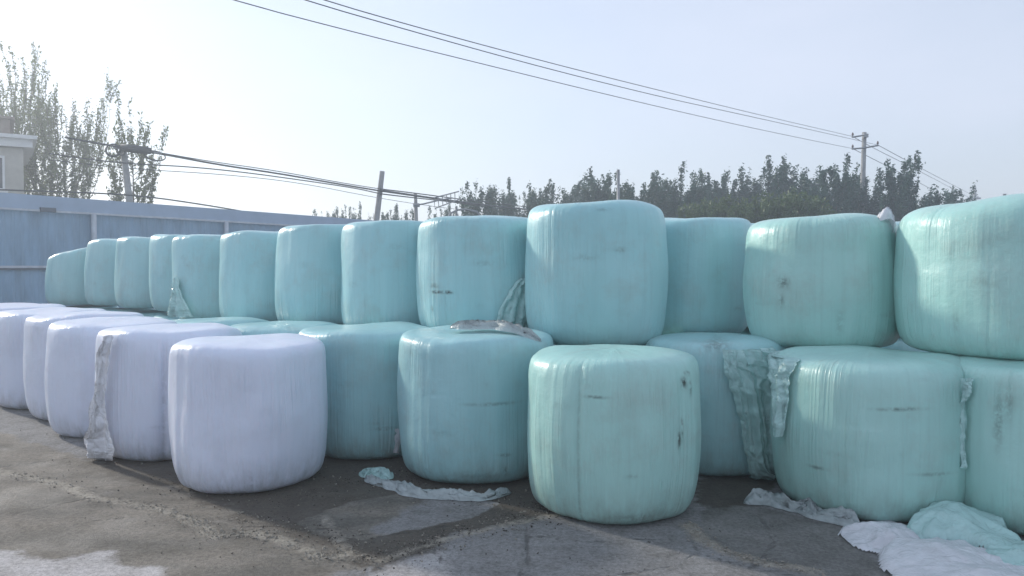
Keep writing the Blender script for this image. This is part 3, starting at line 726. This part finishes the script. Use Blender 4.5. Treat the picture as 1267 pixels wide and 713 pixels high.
def hgt(py, Y_): return at(0, py, Y_).z
for (px, ytop, Y_, wpx, sd, nlv, lab) in [
    (4, 58, 37, 100, 1, 7500, 'tall poplar rising behind the cream building at the far left'),
    (82, 86, 36, 108, 2, 14000, 'broad poplar right of the cream building with a full pale crown'),
    (46, 104, 38, 60, 3, 4500, 'slim poplar squeezed between the cream building and the broad poplar'),
    (166, 124, 31, 62, 4, 3800, 'thin sparse poplar behind the leaning pole with coiled cables')]:
    h = hgt(ytop, Y_); w = wpx/F*Y_*.98
    plant_tree(tree_data(sd, h, w, 60 if sd == 2 else 34, nlv, .095, .32, 1.8, 6, .8), ((px-CX)/F*Y_, Y_, 0), lab, GP, LEAF_P, 'poplar_tree')
protos = [tree_data(40+i, 8, 2.3+.35*(i % 3), 36, 8500, .115, .03, 1.5+.3*(i % 3), 4) for i in range(6)]
GL = 'trees of the dark tree line behind the stack'
TL = [(592, 230), (622, 226), (646, 240), (668, 228), (690, 233), (716, 238), (740, 216), (770, 220), (792, 228), (815, 218), (840, 213), (864, 222), (886, 216), (907, 218),
      (938, 208), (966, 198), (990, 216), (1008, 214), (1034, 200), (1052, 210), (1086, 222), (1111, 196), (1136, 226), (1150, 240)]
names = ['%s tree of the dark tree line']
marks_ = {470: 'the leaning post', 765: 'the bare mast', 1067: 'the power pole'}
rl = random.Random(8)
def ordinal(n): return ['first', 'second', 'third', 'fourth', 'fifth', 'sixth', 'seventh', 'eighth', 'ninth', 'tenth', 'eleventh'][n]
lm = []
left_mast = [p for p in TL if p[0] < 765][::-1]; r_mast = [p for p in TL if 765 <= p[0] < 920]; l_pole = [p for p in TL if 920 <= p[0] < 1067][::-1]; r_pole = [p for p in TL if p[0] >= 1067]
lab = {}
for i, p in enumerate(left_mast): lab[p] = f'{ordinal(i)} tree left of the bare mast in the dark tree line'
for i, p in enumerate(r_mast): lab[p] = f'{ordinal(i)} tree right of the bare mast in the dark tree line'
for i, p in enumerate(l_pole): lab[p] = f'{ordinal(i)} tree left of the power pole in the dark tree line'
for i, p in enumerate(r_pole): lab[p] = f'{ordinal(i)} tree right of the power pole in the dark tree line'
lab[(966, 198)] = 'tallest tree above the scuffed upper bale, left of the power pole'
lab[(1111, 196)] = 'tall tree with spiky twigs just right of the power pole'
lab[(592, 230)] = 'leftmost tree of the dark tree line, above the mud marked bale'
for i, (px, yt) in enumerate(TL):
    Y_ = 44+rl.uniform(-3, 5); h = hgt(yt-2, Y_); s = h/8; ws = s*rl.uniform(.85, 1.15)*(1.15 if px > 800 else .95)
    plant_tree(protos[i % 6], ((px-CX)/F*Y_, Y_, 0), lab[(px, yt)], GL, LEAF_D, 'broadleaf_tree', rl.random()*6, (ws, ws, s))
# lower filling trees behind the line
small = [tree_data(80+i, 5, 3.6, 34, 12000, .12, .02, .9, 4) for i in range(3)]
for i, px in enumerate((655, 700, 750, 800, 850, 895, 935, 980, 1025, 1070, 1105, 1140)):
    Y_ = 52+rl.uniform(-1, 2); h = hgt(rl.uniform(222, 236), Y_); s = h/5
    near_ = 'the bare mast' if px < 870 else 'the power pole'
    n_ = {655: 'third bushy tree left of the bare mast', 700: 'second bushy tree left of the bare mast', 750: 'first bushy tree left of the bare mast', 800: 'first bushy tree right of the bare mast', 850: 'second bushy tree right of the bare mast',
          895: 'third bushy tree right of the bare mast', 935: 'third bushy tree left of the power pole', 980: 'second bushy tree left of the power pole', 1025: 'first bushy tree left of the power pole', 1070: 'bushy tree right behind the power pole', 1105: 'first bushy tree right of the power pole', 1140: 'last bushy tree at the right end'}[px]
    plant_tree(small[i % 3], ((px-CX)/F*Y_, Y_, 0), n_ + ' behind the front tree line', 'low bushy trees filling the tree line', LEAF_D, 'bushy_tree', i, (s*1.15, s, s))
lt = [tree_data(95+i, 3.5, 1.3, 30, 3600, .09, .03, 1.1, 3) for i in range(2)]
for i, (px, yt) in enumerate([(862, 252), (882, 245), (902, 248), (922, 255), (950, 240), (972, 238), (992, 243), (1008, 246)]):
    Y_ = 36+rl.uniform(-1, 1); s = hgt(yt, Y_)/3.5
    w_ = ['first', 'second', 'third', 'fourth', 'fifth', 'sixth', 'seventh', 'eighth'][i]
    plant_tree(lt[i % 2], ((px-CX)/F*Y_, Y_, 0), f'{w_} pale green sapling from the left in front of the dark tree line', 'pale green saplings in front of the tree line', LEAF_L, 'sapling', i*1.3, (s*1.1, s*1.1, s))
# young tops peeping over the left stack
for i, (px, yt) in enumerate([(402, 262), (418, 260), (438, 253), (456, 258), (482, 259), (499, 254), (545, 258), (558, 255)]):
    Y_ = 48; s = hgt(yt, Y_)/8
    lab_ = ['first', 'second', 'third', 'fourth', 'fifth', 'sixth', 'seventh', 'eighth'][i]
    plant_tree(protos[(i+2) % 6], ((px-CX)/F*Y_, Y_, 0), f'{lab_} small tree top from the left peeping over the upper bales', 'small tree tops over the upper bales', LEAF_D, 'broadleaf_tree', i, (.75*s, .75*s, s))

# ------------------------------------------------------------------ poles and wires
def cable(pts, Y0, Y1, r, name, label, cat, mt, n=40, group=None):
    """a hanging cable from photo points; depth runs between its two ends as along a straight run"""
    x0, x1 = pts[0][0], pts[-1][0]; P_ = [Vector((x, y, 0)) for x, y in pts]; P_ = chaikin(P_, 2); w = []
    for p in P_:
        u = (p.x-x0)/(x1-x0); iy = (1/Y0)*(1-u)+(1/Y1)*u; w.append(at(p.x, p.y, 1/iy))
    return tag(MB().tube(w, r, 6).build(name, mt, smooth=True), label, cat, group)
def pole(px0, py0, px1, py1, Y_, r0, r1, name, label, cat, mt=M_CONC):
    top = at(px1, py1, Y_); bot = at(px0, py0, Y_); d = top-bot; b0 = top - d*(top.z/d.z)
    e = empty(name, b0); tag(e, label, cat); MB().tube([b0, b0.lerp(top, .5), top], [r0, (r0+r1)/2, r1], 12).build('shaft', mt, e, True)
    return e, top
# main power pole
PY = 45
e, top = pole(1066, 272, 1069.5, 164, PY, .19, .12, 'power_pole', 'concrete power pole with crossarms rising above the dark tree line', 'utility pole')
def arm(e, px0, py0, px1, py1, Y_, w=.05, ins=()):
    a, b_ = at(px0, py0, Y_-.2), at(px1, py1, Y_-.2)
    ao = MB().tube([a, b_], w, 6).build('crossarm', M_STEEL, e)
    mi = e.matrix_basis.inverted()
    for (ix, iy) in ins:
        p = at(ix, iy, Y_-.2); m_ = MB()
        m_.tube([p, p+Vector((0, 0, .05)), p+Vector((0, 0, .06)), p+Vector((0, 0, .14)), p+Vector((0, 0, .15)), p+Vector((0, 0, .22))], [.02, .02, .07, .06, .05, .03], 8)
        io = m_.build('insulator', M_CERAM, ao, True, world=True)
        for vv in io.data.vertices: vv.co = mi @ vv.co
arm(e, 1054, 170, 1069, 167.5, PY, .05, [(1055, 169)])
arm(e, 1054, 184.5, 1072, 183, PY, .05, [(1055, 184)])
arm(e, 1070, 183, 1087, 180, PY, .05, [(1086, 179.5)])
b2 = MB(); b2.box(at(1071, 168, PY-.2), (.25, .2, .2)); b2.build('top_bracket', M_STEEL, e)
GWI = 'overhead power wires'
cable([(-60, -106), (285, 0), (450, 43), (600, 80), (750, 117), (900, 152), (1000, 173), (1055, 184)], 12, PY-.2, .011, 'power_wire', 'lowest of the three overhead wires running up left from the power pole', 'wire', M_WIRE, group=GWI)
cable([(100, -90), (375, 0), (500, 36), (650, 78), (800, 116), (900, 138), (1000, 160), (1086, 179.5)], 12, PY-.2, .011, 'power_wire', 'middle of the three overhead wires, ending on the power pole right arm', 'wire', M_WIRE, group=GWI)
cable([(120, -92), (392, -2), (520, 35), (680, 78), (820, 113), (930, 140), (1055, 169)], 12, PY-.2, .011, 'power_wire', 'highest of the three overhead wires running up left from the power pole', 'wire', M_WIRE, group=GWI)
FY = 95
e2, top2 = pole(1207, 262, 1206, 232, FY, .2, .16, 'power_pole', 'far power pole at the right just above the largest upper bale', 'utility pole')
arm(e2, 1200, 246, 1213, 245.5, FY, .12, [(1202, 246), (1210, 245)])
cable([(1086, 179.5), (1150, 214), (1210, 245)], PY-.2, FY-.2, .018, 'power_wire', 'upper wire running down right from the power pole to the far pole', 'wire', M_WIRE, group=GWI)
cable([(1055, 169), (1078, 182), (1140, 213), (1202, 246)], PY-.2, FY-.2, .018, 'power_wire', 'middle wire running down right from the power pole to the far pole', 'wire', M_WIRE, group=GWI)
cable([(1055, 184), (1120, 217), (1190, 254), (1230, 275)], PY-.2, FY-.2, .018, 'power_wire', 'lowest wire running down right from the power pole to behind the largest bale', 'wire', M_WIRE, group=GWI)
pole(1185, 262, 1185, 250.5, 80, .15, .12, 'post', 'tiny post top left of the far power pole above the largest bale', 'post', M_STEEL)
pole(1243, 262, 1243, 240, 60, .13, .12, 'post', 'short grey post top above the largest upper bale at the right edge', 'post', M_STEEL)
pole(765, 262, 765, 210, 40, .085, .075, 'mast', 'bare dark mast standing among the trees above the tallest upper bale', 'mast', M_STEEL)
# leaning post and pole with lamp arm
e3, t3 = pole(466, 272, 473, 212, 30, .14, .095, 'leaning_post', 'leaning concrete post with cables tied to it above the upper bales', 'utility pole')
MB().tube([at(470, 234, 29.85), at(474, 234, 29.85)], .06, 6).build('cable_clamp', M_STEEL, e3)
e4, t4 = pole(515, 275, 514, 239, 34, .13, .07, 'short_pole', 'short pole with a side arm reaching to the wire rack', 'utility pole')
MB().tube([at(514, 254, 33.9), at(524, 252.5, 33.9), at(545, 247.5, 33.9), at(560, 245, 34)], .035, 6).build('side_arm', M_STEEL, e4, True)
MB().tube([at(511.5, 254.5, 33.8), at(519, 254, 33.8)], .09, 6).build('collar', M_STEEL, e4)
rk = empty('wire_rack', at(552, 250, 34.1)); tag(rk, 'slanted rectangular wire rack held beside the short pole', 'rack')
cn = [(537, 245), (568, 237), (568, 247), (538, 258)]
MB().tube([at(*c_, 34.1) for c_ in cn+[cn[0]]], .028, 5).build('frame', M_STEEL, rk)
mb = MB()
for k in range(1, 6):
    u = k/6; a = (cn[0][0]*(1-u)+cn[1][0]*u, cn[0][1]*(1-u)+cn[1][1]*u); b_ = (cn[3][0]*(1-u)+cn[2][0]*u, cn[3][1]*(1-u)+cn[2][1]*u)
    mb.tube([at(*a, 34.1), at(*b_, 34.1)], .018, 5)
mb.build('bars', M_STEEL, rk)
e5, _t = pole(565, 280, 564.5, 256, 34, .06, .05, 'arched_pipe', 'thin post with an arched pipe over the mud marked upper bale', 'pipe', M_STEEL)
MB().tube([at(549, 278, 34), at(552, 272, 34), at(558, 264, 34), at(566, 260, 34), at(576, 259, 34), at(590, 262, 34), at(597, 272, 34)], .045, 6).build('arched_tube', M_STEEL, e5, True)
# pole with coiled cables behind the fence
e6, t6 = pole(160.5, 252, 152, 180, 24, .12, .09, 'cable_pole', 'leaning pole carrying a splice box and coiled cables behind the fence', 'utility pole')
def loop(px, py, rx, ry, Y_, r, tilt_, turns=2, seed=0):
    q = []
    for i in range(26*turns):
        a = 2*math.pi*i/26; k = 1+.08*math.sin(a*.5+seed)
        q.append(at(px+rx*k*math.cos(a)+tilt_*math.sin(a), py+ry*k*math.sin(a), Y_-.15-.02*i/26))
    return MB().tube(q, r, 5).build('cable_coil', M_CABLE, e6, True)
loop(140, 186, 9, 7.5, 24, .022, 0, 3, 1); loop(150, 186, 5, 6, 24, .022, 0, 2, 2); loop(192, 193, 12, 6, 24, .016, 4, 2, 3)
MB().tube([at(150, 182.5, 23.8), at(166, 184.5, 23.8), at(186, 187, 23.8)], [.11, .13, .10], 10).build('splice_box', M_CABLE, e6, True)
MB().tube([at(140, 183, 23.75), at(200, 190, 23.75)], .03, 6).build('crossarm', M_STEEL, e6)
GC = 'cable bundles behind the fence'
cable([(80, 170), (140, 181), (200, 190.5), (270, 204), (340, 214), (420, 228), (471, 236.5)], 22, 29.8, .03, 'cable_bundle', 'thick upper cable bundle from the coiled cable pole to the leaning post', 'cable', M_CABLE, group=GC)
cable([(186, 187), (260, 200), (340, 211), (420, 226), (471, 234)], 24, 29.8, .015, 'cable', 'thin cable running just above the thick upper cable bundle', 'cable', M_CABLE, group=GC)
cable([(60, 190), (100, 196), (160, 203), (230, 206), (300, 213), (380, 224), (440, 233), (471, 240)], 22, 29.8, .02, 'cable_bundle', 'lower cable bundle from the coiled cable pole to the leaning post', 'cable', M_CABLE, group=GC)
cable([(60, 198), (160, 209), (280, 216), (370, 226), (471, 246), (560, 259), (620, 264)], 22, 50, .013, 'cable', 'thinnest lowest cable sagging past the leaning post', 'cable', M_CABLE, group=GC)
cable([(471, 236), (540, 246), (600, 254), (680, 262)], 29.8, 50, .045, 'cable_bundle', 'thick cable bundle from the leaning post right into the tree line', 'cable', M_CABLE, group=GC)
cable([(471, 234), (520, 240), (580, 248), (660, 257)], 29.8, 50, .025, 'cable', 'thin cable just above the thick bundle right of the leaning post', 'cable', M_CABLE, group=GC)
cable([(471, 240), (500, 243.5), (560, 250), (640, 262)], 29.8, 50, .025, 'cable', 'thin cable just under the thick bundle right of the leaning post', 'cable', M_CABLE, group=GC)
cable([(-80, 231), (0, 235), (60, 237), (120, 239), (180, 243), (250, 253), (320, 265), (390, 276)], 18.5, 27, .022, 'cable', 'black cable running close above the top edge of the steel fence', 'cable', M_CABLE, group=GC)

# ------------------------------------------------------------------ hazy air
hz = MB(); hz.box((0, 1100, 6.2), (3200, 3000, 14.6))
hm = bpy.data.materials.new('hazy_air'); hm.use_nodes = True; ht = hm.node_tree; ht.nodes.clear()
pv = N(ht, 'ShaderNodeVolumePrincipled'); pv.inputs['Color'].default_value = (.86, .93, 1, 1); pv.inputs['Density'].default_value = .005; pv.inputs['Anisotropy'].default_value = .5
ho = N(ht, 'ShaderNodeOutputMaterial'); ht.links.new(pv.outputs[0], ho.inputs['Volume'])
tag(hz.build('haze', hm), 'thin pale haze filling the air over the yard', 'haze', kind='stuff')
